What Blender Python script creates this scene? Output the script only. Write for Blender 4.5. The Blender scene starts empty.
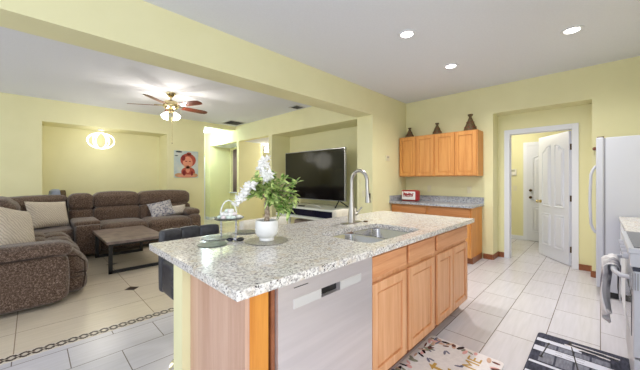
import bpy, bmesh, math, random
from mathutils import Vector, Matrix
random.seed(7)
SC = bpy.context.scene
COL = SC.collection
PI = math.pi

# ------------------------------------------------------------------ camera
cam_d = bpy.data.cameras.new('camera')
cam_d.lens = 36.0*284.4/640.0
cam_d.sensor_width = 36.0
cam_d.shift_y = -5.0/640.0
cam_d.clip_start = 0.05
cam = bpy.data.objects.new('camera', cam_d)
COL.objects.link(cam)
cam.location = (0, 0, 1.3)
cam.rotation_euler = (PI/2, 0, math.radians(44.6) - PI/2)
SC.camera = cam

# ------------------------------------------------------------------ world, exposure
w = bpy.data.worlds.new('world'); SC.world = w
w.use_nodes = True
bg = w.node_tree.nodes['Background']
bg.inputs[0].default_value = (0.86, 0.93, 1.0, 1)
bg.inputs[1].default_value = 1.4
SC.view_settings.view_transform = 'Standard'
SC.view_settings.look = 'None'
SC.view_settings.exposure = 0.22
SC.view_settings.gamma = 1.0
SC.view_settings.use_curve_mapping = False

def area(name, loc, size, energy, color=(1, 1, 1), rot=(0, 0, 0), sy=None):
    d = bpy.data.lights.new(name, 'AREA'); d.energy = energy; d.color = color
    d.size = size
    if sy: d.shape = 'RECTANGLE'; d.size_y = sy
    o = bpy.data.objects.new(name, d); COL.objects.link(o)
    o.location = loc; o.rotation_euler = rot
    return o

def point(name, loc, energy, color=(1, 1, 1), r=0.05):
    d = bpy.data.lights.new(name, 'POINT'); d.energy = energy; d.color = color
    d.shadow_soft_size = r
    o = bpy.data.objects.new(name, d); COL.objects.link(o); o.location = loc
    return o

WARM = (1.0, 0.93, 0.82)
# unseen fill lights added behind the camera and at the living room's near end
area('fill_kitchen', (-2.6, -0.3, 1.5), 2.6, 14, (0.95, 0.97, 1.0), (0, -PI/2, 0), 2.0)
area('fill_side', (0.2, -2.1, 1.45), 2.2, 36, (0.97, 0.98, 1.0), (PI/2, 0, 0), 2.0)
area('fill_living', (-2.8, 5.2, 1.5), 2.6, 8, (0.9, 0.95, 1.0), (0, -PI/2, 0), 2.0)

# ------------------------------------------------------------------ materials
def srgb(r, g, b):
    f = lambda c: ((c/255)/12.92 if c/255 <= 0.04045 else ((c/255+0.055)/1.055)**2.4)
    return (f(r), f(g), f(b), 1)

def mat(name, col, rough=0.6, metal=0.0, spec=0.5):
    m = bpy.data.materials.new(name); m.use_nodes = True
    b = m.node_tree.nodes['Principled BSDF']
    b.inputs['Base Color'].default_value = col
    b.inputs['Roughness'].default_value = rough
    b.inputs['Metallic'].default_value = metal
    b.inputs['Specular IOR Level'].default_value = spec
    return m

def N(m, t, **kw):
    n = m.node_tree.nodes.new(t)
    for k, v in kw.items():
        if k in n.inputs: n.inputs[k].default_value = v
        else: setattr(n, k, v)
    return n
def L(m, a, b): m.node_tree.links.new(a, b)
def B(m): return m.node_tree.nodes['Principled BSDF']
def coords(m, scale=(1, 1, 1)):
    tc = N(m, 'ShaderNodeTexCoord'); mp = N(m, 'ShaderNodeMapping')
    mp.inputs['Scale'].default_value = scale
    L(m, tc.outputs['Object'], mp.inputs['Vector'])
    return mp.outputs['Vector']
def ramp(m, fac, stops):
    r = N(m, 'ShaderNodeValToRGB')
    e = r.color_ramp.elements
    while len(e) < len(stops): e.new(0.5)
    for i, (p, c) in enumerate(stops): e[i].position = p; e[i].color = c
    L(m, fac, r.inputs['Fac'])
    return r.outputs['Color']
def bump(m, h, s=0.2, d=0.01):
    b = N(m, 'ShaderNodeBump'); b.inputs['Strength'].default_value = s; b.inputs['Distance'].default_value = d
    L(m, h, b.inputs['Height']); L(m, b.outputs['Normal'], B(m).inputs['Normal'])

def noise_mat(name, c1, c2, scale=(8, 8, 8), rough=0.6, detail=4, bs=0.0, metal=0.0, spec=0.5, p=(0.35, 0.65)):
    m = mat(name, c1, rough, metal, spec)
    v = coords(m, scale)
    n = N(m, 'ShaderNodeTexNoise', Scale=1.0, Detail=detail); L(m, v, n.inputs['Vector'])
    L(m, ramp(m, n.outputs['Fac'], [(p[0], c1), (p[1], c2)]), B(m).inputs['Base Color'])
    if bs: bump(m, n.outputs['Fac'], bs)
    return m

def wood(name, c1, c2, axis='Z', rough=0.4):
    m = mat(name, c1, rough)
    s = {'X': (1.6, 30, 30), 'Y': (30, 1.6, 30), 'Z': (30, 30, 1.6)}[axis]
    s2 = {'X': (9, 260, 260), 'Y': (260, 9, 260), 'Z': (260, 260, 9)}[axis]
    n = N(m, 'ShaderNodeTexNoise', Scale=0.55, Detail=5, Distortion=0.7); L(m, coords(m, s), n.inputs['Vector'])
    f = N(m, 'ShaderNodeTexNoise', Scale=1.0, Detail=2); L(m, coords(m, s2), f.inputs['Vector'])
    a = N(m, 'ShaderNodeMath', operation='MULTIPLY_ADD'); L(m, f.outputs['Fac'], a.inputs[0]); a.inputs[1].default_value = 0.35
    L(m, n.outputs['Fac'], a.inputs[2])
    L(m, ramp(m, a.outputs[0], [(0.5, c1), (0.85, c2)]), B(m).inputs['Base Color'])
    return m

def granite(name, base, mid, dark, scale=1.0, rough=0.18, tan=None):
    m = mat(name, base, rough)
    v = coords(m, (scale, scale, scale))
    n1 = N(m, 'ShaderNodeTexNoise', Scale=60.0, Detail=6, Roughness=0.7); L(m, v, n1.inputs['Vector'])
    n2 = N(m, 'ShaderNodeTexVoronoi', Scale=130.0); L(m, v, n2.inputs['Vector'])
    n3 = N(m, 'ShaderNodeTexNoise', Scale=14.0, Detail=5, Roughness=0.65); L(m, v, n3.inputs['Vector'])
    c = ramp(m, n1.outputs['Fac'], [(0.40, mid), (0.54, base)])
    c3 = ramp(m, n3.outputs['Fac'], [(0.52, (0, 0, 0, 1)), (0.68, (1, 1, 1, 1))])
    mx0 = N(m, 'ShaderNodeMixRGB'); L(m, c3, mx0.inputs[0]); L(m, c, mx0.inputs[1]); mx0.inputs[2].default_value = tan or mid
    sp = N(m, 'ShaderNodeMath', operation='GREATER_THAN'); L(m, n2.outputs['Color'], sp.inputs[0]); sp.inputs[1].default_value = 0.84
    n4 = N(m, 'ShaderNodeTexNoise', Scale=20.0, Detail=2); L(m, v, n4.inputs['Vector'])
    g = N(m, 'ShaderNodeMath', operation='GREATER_THAN'); L(m, n4.outputs['Fac'], g.inputs[0]); g.inputs[1].default_value = 0.5
    mu = N(m, 'ShaderNodeMath', operation='MULTIPLY'); L(m, sp.outputs[0], mu.inputs[0]); L(m, g.outputs[0], mu.inputs[1])
    mx = N(m, 'ShaderNodeMixRGB'); L(m, mu.outputs[0], mx.inputs[0]); L(m, mx0.outputs[0], mx.inputs[1]); mx.inputs[2].default_value = dark
    L(m, mx.outputs[0], B(m).inputs['Base Color'])
    return m

def tile(name, c1, c2, mortar, wdt, hgt, off, shift, rough=0.3, ms=0.0032):
    m = mat(name, c1, rough)
    tc = N(m, 'ShaderNodeTexCoord'); mp = N(m, 'ShaderNodeMapping')
    mp.inputs['Location'].default_value = (shift[0], shift[1], 0)
    L(m, tc.outputs['Object'], mp.inputs['Vector'])
    b = N(m, 'ShaderNodeTexBrick', offset=off, squash=1.0)
    b.inputs['Scale'].default_value = 1.0
    b.inputs['Brick Width'].default_value = wdt; b.inputs['Row Height'].default_value = hgt
    b.inputs['Mortar Size'].default_value = ms; b.inputs['Mortar Smooth'].default_value = 0.1
    b.inputs['Color1'].default_value = c1; b.inputs['Color2'].default_value = c2; b.inputs['Mortar'].default_value = mortar
    L(m, mp.outputs['Vector'], b.inputs['Vector'])
    n = N(m, 'ShaderNodeTexNoise', Scale=1.0, Detail=5); L(m, coords(m, (3, 40, 3)), n.inputs['Vector'])
    r = ramp(m, n.outputs['Fac'], [(0.3, (0.90, 0.90, 0.89, 1)), (0.7, (1, 1, 1, 1))])
    mx = N(m, 'ShaderNodeMixRGB', blend_type='MULTIPLY'); mx.inputs[0].default_value = 1.0
    L(m, b.outputs['Color'], mx.inputs[1]); L(m, r, mx.inputs[2])
    L(m, mx.outputs[0], B(m).inputs['Base Color'])
    return m

def emit(name, col, s):
    m = mat(name, col, 0.5)
    B(m).inputs['Emission Color'].default_value = col
    B(m).inputs['Emission Strength'].default_value = s
    return m

M = {}
M['wall'] = noise_mat('yellow_paint', srgb(234, 229, 184), srgb(231, 226, 180), (3, 3, 3), 0.75)
M['ceil'] = noise_mat('ceiling_paint', srgb(228, 230, 238), srgb(225, 227, 235), (60, 60, 60), 0.9, bs=0.05)
M['white'] = mat('white_paint', srgb(230, 232, 240), 0.4)
M['doorw'] = mat('door_white', srgb(222, 224, 234), 0.35)
M['floor'] = tile('kitchen_tile', srgb(216, 213, 219), srgb(211, 207, 213), srgb(128, 118, 112), 0.585, 0.325, 0.5, (-0.485, 0.0), 0.22)
M['floor2'] = tile('living_tile', srgb(226, 213, 193), srgb(222, 208, 187), srgb(160, 142, 122), 0.94, 0.47, 0.0, (0.095, 0.23), 0.22)
M['inlay'] = noise_mat('inlay_brown', srgb(50, 36, 28), srgb(76, 58, 46), (60, 60, 60), 0.35)
M['inlaybg'] = mat('inlay_band', srgb(220, 210, 196), 0.25)
M['oakZ'] = wood('oak_vertical', srgb(232, 178, 134), srgb(212, 148, 98), 'Z')
M['oakX'] = wood('oak_grain_x', srgb(230, 170, 122), srgb(202, 130, 80), 'X')
M['oakY'] = wood('oak_grain_y', srgb(216, 152, 96), srgb(194, 124, 70), 'Y')
M['oakP'] = wood('oak_end_panel', srgb(212, 176, 154), srgb(192, 150, 126), 'Z')
M['oakG'] = wood('oak_golden', srgb(222, 150, 62), srgb(202, 126, 44), 'Z')
M['oakU'] = wood('oak_upper', srgb(226, 164, 92), srgb(204, 134, 66), 'Z')
M['oakD'] = wood('oak_dark_base', srgb(152, 94, 60), srgb(128, 74, 44), 'X')
M['granite'] = granite('island_granite', srgb(236, 232, 226), srgb(158, 152, 150), srgb(80, 74, 76), 1.35, 0.16, srgb(206, 193, 176))
M['graniteB'] = granite('grey_granite', srgb(186, 188, 192), srgb(126, 130, 142), srgb(58, 60, 68), 0.8, 0.2, srgb(158, 152, 150))
M['steel'] = noise_mat('brushed_steel', srgb(222, 214, 214), srgb(214, 206, 206), (1.5, 1.5, 30), 0.36, metal=0.6)
M['steelL'] = mat('light_steel', srgb(226, 224, 222), 0.4, 0.5)
M['sink'] = mat('sink_steel', srgb(200, 200, 204), 0.22, 1.0)
M['nickel'] = mat('brushed_nickel', srgb(178, 174, 168), 0.3, 1.0)
M['chrome'] = mat('chrome', srgb(220, 220, 222), 0.08, 1.0)
M['brass'] = mat('polished_brass', srgb(206, 190, 146), 0.22, 1.0)
M['bronze'] = mat('dark_bronze', srgb(92, 68, 44), 0.35, 0.9)
M['black'] = mat('black_plastic', srgb(20, 20, 22), 0.4)
M['blackm'] = mat('black_metal', srgb(34, 34, 36), 0.45, 0.3)
M['leather'] = noise_mat('black_leather', srgb(42, 42, 48), srgb(56, 56, 62), (40, 40, 40), 0.38, bs=0.05)
M['cream'] = noise_mat('cream_leather', srgb(228, 222, 208), srgb(220, 213, 198), (40, 40, 40), 0.5)
M['app'] = mat('white_enamel', srgb(194, 196, 206), 0.3)
M['gasket'] = mat('grey_gasket', srgb(150, 150, 156), 0.6)
M['glassk'] = mat('black_cooktop_glass', srgb(46, 50, 58), 0.08)
M['screen'] = mat('tv_screen', srgb(8, 9, 11), 0.10, 0.0, 0.5)
M['silver'] = mat('silver_bezel', srgb(190, 190, 194), 0.3, 0.8)
M['navy'] = mat('navy_gloss', srgb(28, 30, 48), 0.12)
M['wgloss'] = mat('white_lacquer', srgb(226, 230, 222), 0.15)
M['ceramic'] = mat('white_ceramic', srgb(238, 238, 236), 0.3)
M['soil'] = noise_mat('soil', srgb(58, 44, 34), srgb(84, 66, 50), (90, 90, 90), 0.95)
M['bark'] = noise_mat('bark', srgb(96, 74, 58), srgb(196, 178, 156), (70, 70, 50), 0.9, bs=0.3)
M['leaf'] = noise_mat('leaf_green', srgb(84, 128, 44), srgb(206, 222, 140), (34, 34, 34), 0.5, p=(.40, .58))
M['petal'] = noise_mat('petal_white', srgb(250, 249, 245), srgb(238, 236, 232), (30, 30, 30), 0.7)
M['fan_b'] = wood('fan_blade_wood', srgb(96, 38, 22), srgb(72, 28, 16), 'X', 0.3)
M['glow'] = emit('lamp_glass_glow', (1, 0.95, 0.86, 1), 9.0)
M['ring'] = emit('ring_lamp_glow', (1, 0.98, 0.95, 1), 1.7)
M['down'] = emit('downlight_lens', (1, 0.97, 0.93, 1), 14.0)
M['hallg'] = emit('hall_lamp_glow', (1, 0.98, 0.95, 1), 7.0)
M['curtain'] = noise_mat('mauve_curtain', srgb(150, 128, 124), srgb(118, 98, 98), (3, 60, 1), 0.8)
M['winglow'] = emit('window_daylight', (0.9, 0.95, 1.0, 1), 1.2)
M['red'] = mat('red_enamel', srgb(158, 36, 38), 0.35)
M['rust'] = noise_mat('woven_brown', srgb(70, 50, 34), srgb(112, 92, 52), (60, 60, 60), 0.6)
M['rustred'] = mat('dark_red_diamond', srgb(116, 40, 30), 0.5)
M['woodk'] = wood('wood_peg', srgb(128, 66, 34), srgb(100, 48, 24), 'X')
M['ventg'] = mat('vent_dark', srgb(92, 92, 92), 0.7)
M['ventw'] = mat('vent_white', srgb(206, 204, 206), 0.5)
M['plate'] = mat('wall_plate', srgb(228, 222, 190), 0.5)
M['keypad'] = mat('keypad_white', srgb(228, 224, 214), 0.5)
M['lcd'] = mat('keypad_lcd', srgb(180, 180, 160), 0.3)
M['towel'] = noise_mat('grey_towel', srgb(226, 224, 226), srgb(120, 118, 130), (5, 5, 4), 0.95, bs=0.3, p=(0.52, 0.62))
M['mirror'] = noise_mat('silver_placemat', srgb(150, 152, 148), srgb(70, 72, 70), (140, 140, 140), 0.35, metal=0.5)
M['glassg'] = noise_mat('pale_green_glass', srgb(120, 134, 116), srgb(88, 98, 88), (30, 30, 30), 0.45, metal=0.1)
M['matw'] = noise_mat('mat_white', srgb(232, 226, 226), srgb(222, 216, 216), (40, 40, 40), 0.8)
M['matb'] = mat('mat_stripe_white', srgb(218, 220, 232), 0.8)
M['matn'] = noise_mat('mat_navy', srgb(32, 34, 50), srgb(66, 68, 88), (14, 60, 10), 0.8)
M['mats'] = noise_mat('mat_slate', srgb(104, 106, 120), srgb(134, 136, 148), (14, 60, 10), 0.8)
M['gold'] = mat('gold_print', srgb(190, 152, 74), 0.6)
M['pink'] = mat('pink_print', srgb(222, 168, 164), 0.8)
M['slate'] = mat('slate_print', srgb(112, 112, 132), 0.8)
M['sage'] = mat('sage_print', srgb(140, 138, 120), 0.8)
M['maroon'] = noise_mat('maroon_print', srgb(120, 58, 44), srgb(74, 44, 44), (50, 50, 10), 0.8)

def fabric(name, c1, c2, c3):
    m = mat(name, c1, 0.85, 0, 0.2)
    v = coords(m, (1, 1, 1))
    n = N(m, 'ShaderNodeTexNoise', Scale=60.0, Detail=5, Roughness=0.75); L(m, v, n.inputs['Vector'])
    f = N(m, 'ShaderNodeTexNoise', Scale=220.0, Detail=2); L(m, v, f.inputs['Vector'])
    a = N(m, 'ShaderNodeMath', operation='MULTIPLY_ADD'); L(m, f.outputs['Fac'], a.inputs[0]); a.inputs[1].default_value = 0.6
    L(m, n.outputs['Fac'], a.inputs[2])
    L(m, ramp(m, a.outputs[0], [(0.55, c1), (0.8, c2), (1.0, c3)]), B(m).inputs['Base Color'])
    B(m).inputs['Sheen Weight'].default_value = 0.3
    bump(m, f.outputs['Fac'], 0.25, 0.004)
    return m
M['sofa'] = fabric('brown_chenille', srgb(48, 34, 26), srgb(86, 67, 55), srgb(152, 132, 118))
M['sofa_seam'] = mat('sofa_piping', srgb(58, 45, 38), 0.9)
def chevron(name, c1, c2, sc=26):
    m = mat(name, c1, 0.9, 0, 0.2)
    v = coords(m, (1, 1, 1))
    wv = N(m, 'ShaderNodeTexWave', wave_type='BANDS', bands_direction='DIAGONAL'); wv.inputs['Scale'].default_value = sc/2
    wv.inputs['Distortion'].default_value = 5.0; wv.inputs['Detail'].default_value = 2.0; wv.inputs['Detail Scale'].default_value = 1.2
    L(m, v, wv.inputs['Vector'])
    L(m, ramp(m, wv.outputs['Fac'], [(0.15, c2), (0.45, c1)]), B(m).inputs['Base Color'])
    bump(m, wv.outputs['Fac'], 0.5, 0.006)
    return m
M['pil'] = chevron('cream_chevron', srgb(216, 206, 192), srgb(192, 180, 166))
M['pil2'] = noise_mat('blue_grey_print', srgb(190, 186, 186), srgb(112, 112, 128), (26, 26, 26), 0.9, p=(0.45, 0.6))
M['pil3'] = chevron('ivory_ribbed', srgb(214, 206, 194), srgb(186, 176, 162), 40)
M['tabletop'] = noise_mat('stone_tabletop', srgb(150, 132, 124), srgb(108, 94, 90), (9, 7, 9), 0.35, detail=8)

# ------------------------------------------------------------------ mesh builder
class MB:
    def __init__(s): s.bm = bmesh.new()
    def box(s, x0, x1, y0, y1, z0, z1, rot=None, ctr=None):
        r = bmesh.ops.create_cube(s.bm, size=1.0)
        mt = Matrix.Translation(((x0+x1)/2, (y0+y1)/2, (z0+z1)/2)) @ Matrix.Diagonal((x1-x0, y1-y0, z1-z0, 1))
        if rot is not None:
            c = Vector(ctr if ctr else ((x0+x1)/2, (y0+y1)/2, (z0+z1)/2))
            mt = Matrix.Translation(c) @ rot.to_4x4() @ Matrix.Translation(-c) @ mt
        bmesh.ops.transform(s.bm, matrix=mt, verts=r['verts'])
        return s
    def puff(s, x0, x1, y0, y1, z0, z1, r=0.08, bulge=0.02, rot=None, n=8, k=4.0):
        """rounded, slightly swollen cushion"""
        t = bmesh.new()
        bmesh.ops.create_cube(t, size=2.0)
        bmesh.ops.subdivide_edges(t, edges=t.edges[:], cuts=n, use_grid_fill=True)
        hx, hy, hz = (x1-x0)/2, (y1-y0)/2, (z1-z0)/2
        r = min(r, hx*0.98, hy*0.98, hz*0.98)
        c = Vector(((x0+x1)/2, (y0+y1)/2, (z0+z1)/2))
        for v in t.verts:
            # concentrate the grid near the edges
            p = Vector([math.copysign(abs(a)**0.6, a) for a in v.co])
            q = Vector((p.x*hx, p.y*hy, p.z*hz))
            i = Vector((max(-hx+r, min(hx-r, q.x)), max(-hy+r, min(hy-r, q.y)), max(-hz+r, min(hz-r, q.z))))
            d = q-i
            if d.length > 1e-6: q = i + d.normalized()*r
            bl = Vector((p.x*(1-p.y**2)*(1-p.z**2), p.y*(1-p.x**2)*(1-p.z**2), p.z*(1-p.x**2)*(1-p.y**2)))*bulge
            q = q + bl
            v.co = c + ((rot @ q) if rot is not None else q)
        s.merge(t); return s
    def merge(s, t):
        me = bpy.data.meshes.new('tmp'); t.to_mesh(me); t.free(); s.bm.from_mesh(me); bpy.data.meshes.remove(me)
    def cyl(s, p0, p1, r, seg=20, r2=None):
        p0, p1 = Vector(p0), Vector(p1); d = p1-p0
        q = bmesh.ops.create_cone(s.bm, cap_ends=True, segments=seg, radius1=r, radius2=r if r2 is None else r2, depth=d.length)
        m = Matrix.Translation((p0+p1)/2) @ d.to_track_quat('Z', 'Y').to_matrix().to_4x4()
        bmesh.ops.transform(s.bm, matrix=m, verts=q['verts']); return s
    def tube(s, pts, r, seg=10, closed=False):
        pts = [Vector(p) for p in pts]; n = len(pts); rings = []
        up = Vector((0, 0, 1)); prev = None
        for i, p in enumerate(pts):
            if closed: t = pts[(i+1) % n]-pts[i-1]
            else: t = pts[min(i+1, n-1)]-pts[max(i-1, 0)]
            t.normalize()
            if prev is None:
                a = up if abs(t.z) < 0.9 else Vector((1, 0, 0))
                u = t.cross(a).normalized()
            else:
                u = (prev - t*prev.dot(t)).normalized()
            prev = u; v = t.cross(u)
            rr = r[i] if isinstance(r, (list, tuple)) else r
            rings.append([s.bm.verts.new(p + (u*math.cos(2*PI*k/seg) + v*math.sin(2*PI*k/seg))*rr) for k in range(seg)])
        for i in range(n if closed else n-1):
            a, b = rings[i], rings[(i+1) % n]
            for k in range(seg):
                s.bm.faces.new((a[k], a[(k+1) % seg], b[(k+1) % seg], b[k]))
        if not closed:
            s.bm.faces.new(rings[0][::-1]); s.bm.faces.new(rings[-1])
        return s
    def lathe(s, prof, c=(0, 0, 0), seg=28, cap=True):
        rings = []
        for r, z in prof:
            rings.append([s.bm.verts.new((c[0]+r*math.cos(2*PI*k/seg), c[1]+r*math.sin(2*PI*k/seg), c[2]+z)) for k in range(seg)])
        for a, b in zip(rings, rings[1:]):
            for k in range(seg): s.bm.faces.new((a[k], a[(k+1) % seg], b[(k+1) % seg], b[k]))
        if cap:
            s.bm.faces.new(rings[0][::-1]); s.bm.faces.new(rings[-1])
        return s
    def prism(s, poly, z0, z1):
        a = [s.bm.verts.new((x, y, z0)) for x, y in poly]; b = [s.bm.verts.new((x, y, z1)) for x, y in poly]
        s.bm.faces.new(a[::-1]); s.bm.faces.new(b)
        n = len(poly)
        for i in range(n): s.bm.faces.new((a[i], a[(i+1) % n], b[(i+1) % n], b[i]))
        return s
    def sphere(s, c, r, sx=1, sy=1, sz=1, u=16, v=10):
        q = bmesh.ops.create_uvsphere(s.bm, u_segments=u, v_segments=v, radius=r)
        bmesh.ops.transform(s.bm, matrix=Matrix.Translation(c) @ Matrix.Diagonal((sx, sy, sz, 1)), verts=q['verts']); return s
    def grid(s, fn, nu, nv, closed_u=False):
        vs = [[s.bm.verts.new(fn(i/nu, j/nv)) for j in range(nv+1)] for i in range(nu+1)]
        for i in range(nu):
            for j in range(nv): s.bm.faces.new((vs[i][j], vs[i+1][j], vs[i+1][j+1], vs[i][j+1]))
        return s
    def build(s, name, m, parent=None, smooth=False, bevel=0.0, world=True, solid=0.0):
        """coordinates are world coordinates; with a parent they are shifted to its origin"""
        if parent is not None and world:
            off = Vector(parent.location); p = parent.parent
            while p is not None: off += Vector(p.location); p = p.parent
            if parent.type == 'MESH' : pass
            bmesh.ops.translate(s.bm, vec=-off, verts=s.bm.verts)
        bmesh.ops.recalc_face_normals(s.bm, faces=s.bm.faces)
        me = bpy.data.meshes.new(name); s.bm.to_mesh(me); s.bm.free()
        me.materials.append(m)
        if smooth:
            for p in me.polygons: p.use_smooth = True
            try: me.set_sharp_from_angle(angle=math.radians(40))
            except Exception: pass
        o = bpy.data.objects.new(name, me); COL.objects.link(o)
        if parent is not None: o.parent = parent
        if solid:
            q = o.modifiers.new('thickness', 'SOLIDIFY'); q.thickness = solid; q.offset = 0
        if bevel:
            q = o.modifiers.new('bevel', 'BEVEL'); q.width = bevel; q.segments = 2; q.limit_method = 'ANGLE'
        return o

def tag(o, label, cat, group=None, kind=None):
    if label: o['label'] = label
    if cat: o['category'] = cat
    if group: o['group'] = group
    if kind: o['kind'] = kind
    return o
def thing(name, loc, label, cat, group=None):
    o = bpy.data.objects.new(name, None); COL.objects.link(o); o.location = loc
    o.empty_display_size = 0.05
    return tag(o, label, cat, group)
def struct(name, mb, m, bevel=0.0, smooth=False):
    o = mb.build(name, m, None, smooth, bevel); o['kind'] = 'structure'; return o
def copy_thing(o, loc, label=None, parent=None):
    c = o.copy(); COL.objects.link(c)
    if parent is None:
        c.location = loc
        if label: c['label'] = label
    else: c.parent = parent
    for ch in o.children: copy_thing(ch, None, None, c)
    return c
def RZ(a): return Matrix.Rotation(a, 3, 'Z')
def RX(a): return Matrix.Rotation(a, 3, 'X')
def RY(a): return Matrix.Rotation(a, 3, 'Y')
BX = lambda *a: MB().box(*a)

# ------------------------------------------------------------------ setting
CE = 2.83
struct('floor', BX(-3.2, 8.0, -2.2, 3.0, -0.1, 0.0), M['floor'])
struct('floor', BX(-3.2, 8.0, 3.0, 9.8, -0.1, 0.0), M['floor2'])
# inlaid chain border between kitchen and living room
struct('trim_1', BX(-3.2, 4.05, 3.0, 3.11, 0.0, 0.002), M['inlaybg'])
mb = MB(); x = -1.6; P = 0.068
while x < 3.6:
    for s_ in (-1, 1):
        mb.box(x-.012, x+.012, 3.055+s_*.034-.0095, 3.055+s_*.034+.0095, .002, .0032)
        for e_ in (-1, 1):
            mb.box(x+e_*.020-.015, x+e_*.020+.015, 3.055+s_*.020-.0095, 3.055+s_*.020+.0095, .002, .0032, RZ(-s_*e_*1.0))
    x += P
struct('trim_2', mb, M['inlay'])
mb = MB()
for (dx, dy) in [(0.845, 4.0), (0.875, 5.38), (2.255, 4.0), (2.255, 5.38), (-0.5, 4.0), (3.6, 4.0)]:
    mb.prism([(dx-.075, dy), (dx, dy-.075), (dx+.075, dy), (dx, dy+.075)], 0.0, 0.002)
struct('trim_3', mb, M['inlay'])

struct('ceiling', BX(-3.2, 8.0, -2.2, 7.45, CE, CE+.12), M['ceil'])
struct('ceiling', BX(3.05, 4.24, 7.45, 9.6, CE-.0, CE+.12), M['ceil'])
# beam and the kitchen's left wall
struct('wall_beam', BX(-3.2, 4.09, 2.775, 3.10, 2.415, CE), M['wall'])
struct('wall_kitchen_left', BX(4.09, 5.6, 2.775, 3.10, 0, CE), M['wall'])
# living room far wall with its niche
mb = MB()
mb.box(-3.2, .138, 7.45, 8.2, 0, CE).box(2.30, 3.2, 7.45, 8.2, 0, CE).box(.138, 2.30, 7.45, 8.2, 2.405, CE)
mb.box(.138, 2.30, 8.05, 8.2, 0, 2.405).box(3.2, 4.09, 7.45, 7.6, 2.72, CE)
struct('wall_left', mb, M['wall'])
# television wall with niche and bays
mb = MB()
mb.box(4.09, 4.24, 3.10, 9.4, 2.395, CE)                      # header
mb.box(4.65, 4.80, 3.10, 5.81, 0, 2.395)                     # niche back
mb.box(4.09, 4.80, 5.67, 5.81, 0, 2.395)                     # partition
mb.box(4.24, 4.65, 3.10, 5.67, 2.395, 2.52)
mb.box(4.09, 4.80, 7.24, 7.345, 0, 2.395)
mb.box(4.09, 4.95, 9.08, 9.4, 0, 2.395)
struct('wall_television', mb, M['wall'])
struct('ceiling', BX(4.24, 7.6, 5.81, 9.2, 2.395, 2.52), M['ceil'])
mb = MB()
mb.box(4.80, 4.95, 7.345, 8.40, 0, 2.395).box(4.80, 4.95, 8.40, 9.02, 0, .88).box(4.80, 4.95, 9.02, 9.08, 0, 2.395).box(4.80, 4.95, 8.40, 9.02, 2.34, 2.395)
struct('wall_bay', mb, M['wall'])
wn = struct('window_1', BX(4.935, 4.945, 8.40, 9.02, .88, 2.34), M['winglow'])
struct('trim_4', BX(4.74, 4.93, 8.36, 9.06, .86, .89), M['white'], .004)
def curt(u, v): return Vector((4.86+.018*math.sin(u*34), 8.41+.60*u, .895+1.44*v))
tag(MB().grid(curt, 80, 2).build('curtain', M['curtain'], None, True, solid=.004), 'mauve grey curtain hanging in the small window of the hall bay', 'curtain')
struct('wall_dining_far', BX(7.4, 7.55, 3.2, 9.2, 0, 2.45), M['wall'])
struct('wall_dining_left', BX(4.95, 7.55, 9.08, 9.2, 0, 2.45), M['wall'])
struct('wall_dining_right', BX(4.8, 7.4, 5.70, 5.81, 0, 2.45), M['wall'])
# hall beyond the far wall
struct('wall_hall_left', BX(3.05, 3.2, 8.2, 9.6, 0, CE), M['wall'])
struct('wall_hall_end', BX(3.05, 4.09, 9.4, 9.6, 0, CE), M['wall'])
mb = MB().box(3.92, 4.06, 9.37, 9.40, 0, 2.12).box(3.25, 3.33, 9.37, 9.4, 0, 2.12).box(3.25, 4.06, 9.37, 9.40, 2.06, 2.12)
struct('trim_5', mb, M['white'], .004)
d3 = struct('door_1', BX(3.33, 3.92, 9.375, 9.40, 0.01, 2.06), M['doorw'])
# kitchen back wall with the doorway recess
mb = MB()
mb.box(5.27, 5.42, 1.245, 2.775, 0, CE).box(5.27, 5.42, -.9, .081, 0, CE).box(5.27, 5.42, .081, 1.245, 2.385, CE)
mb.box(5.42, 5.70, 1.245, 1.36, 0, CE).box(5.42, 5.70, -.03, .081, 0, CE).box(5.42, 5.58, .081, 1.245, 2.385, 2.5)
mb.box(5.58, 5.70, 1.09, 1.245, 0, 2.5).box(5.58, 5.70, .081, .285, 0, 2.5).box(5.58, 5.70, .285, 1.09, 2.07, 2.5)
struct('wall_back', mb, M['wall'])
struct('wall_right', BX(1.3, 5.42, -.9, -.75, 0, CE), M['wall'])
# laundry room behind the doorway
struct('wall_laundry_far', BX(7.52, 7.65, -.8, 3.0, 0, 2.6), M['wall'])
struct('wall_laundry_left', BX(5.70, 7.52, 2.2, 2.32, 0, 2.6), M['wall'])
struct('wall_laundry_right', BX(5.70, 7.52, -.8, -.68, 0, 2.6), M['wall'])
struct('ceiling', BX(5.42, 7.65, -.8, 3.0, 2.5, 2.6), M['ceil'])
# doorway casing
mb = MB()
for xx0, xx1 in ((5.562, 5.58), (5.70, 5.718)):
    mb.box(xx0, xx1, 1.075, 1.15, 0, 2.13).box(xx0, xx1, .224, .30, 0, 2.13).box(xx0, xx1, .30, 1.075, 2.055, 2.13)
mb.box(5.58, 5.70, 1.075, 1.09, 0, 2.07).box(5.58, 5.70, .285, .30, 0, 2.07).box(5.58, 5.70, .30, 1.075, 2.055, 2.07)
struct('trim_6', mb, M['white'], .003)
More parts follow.
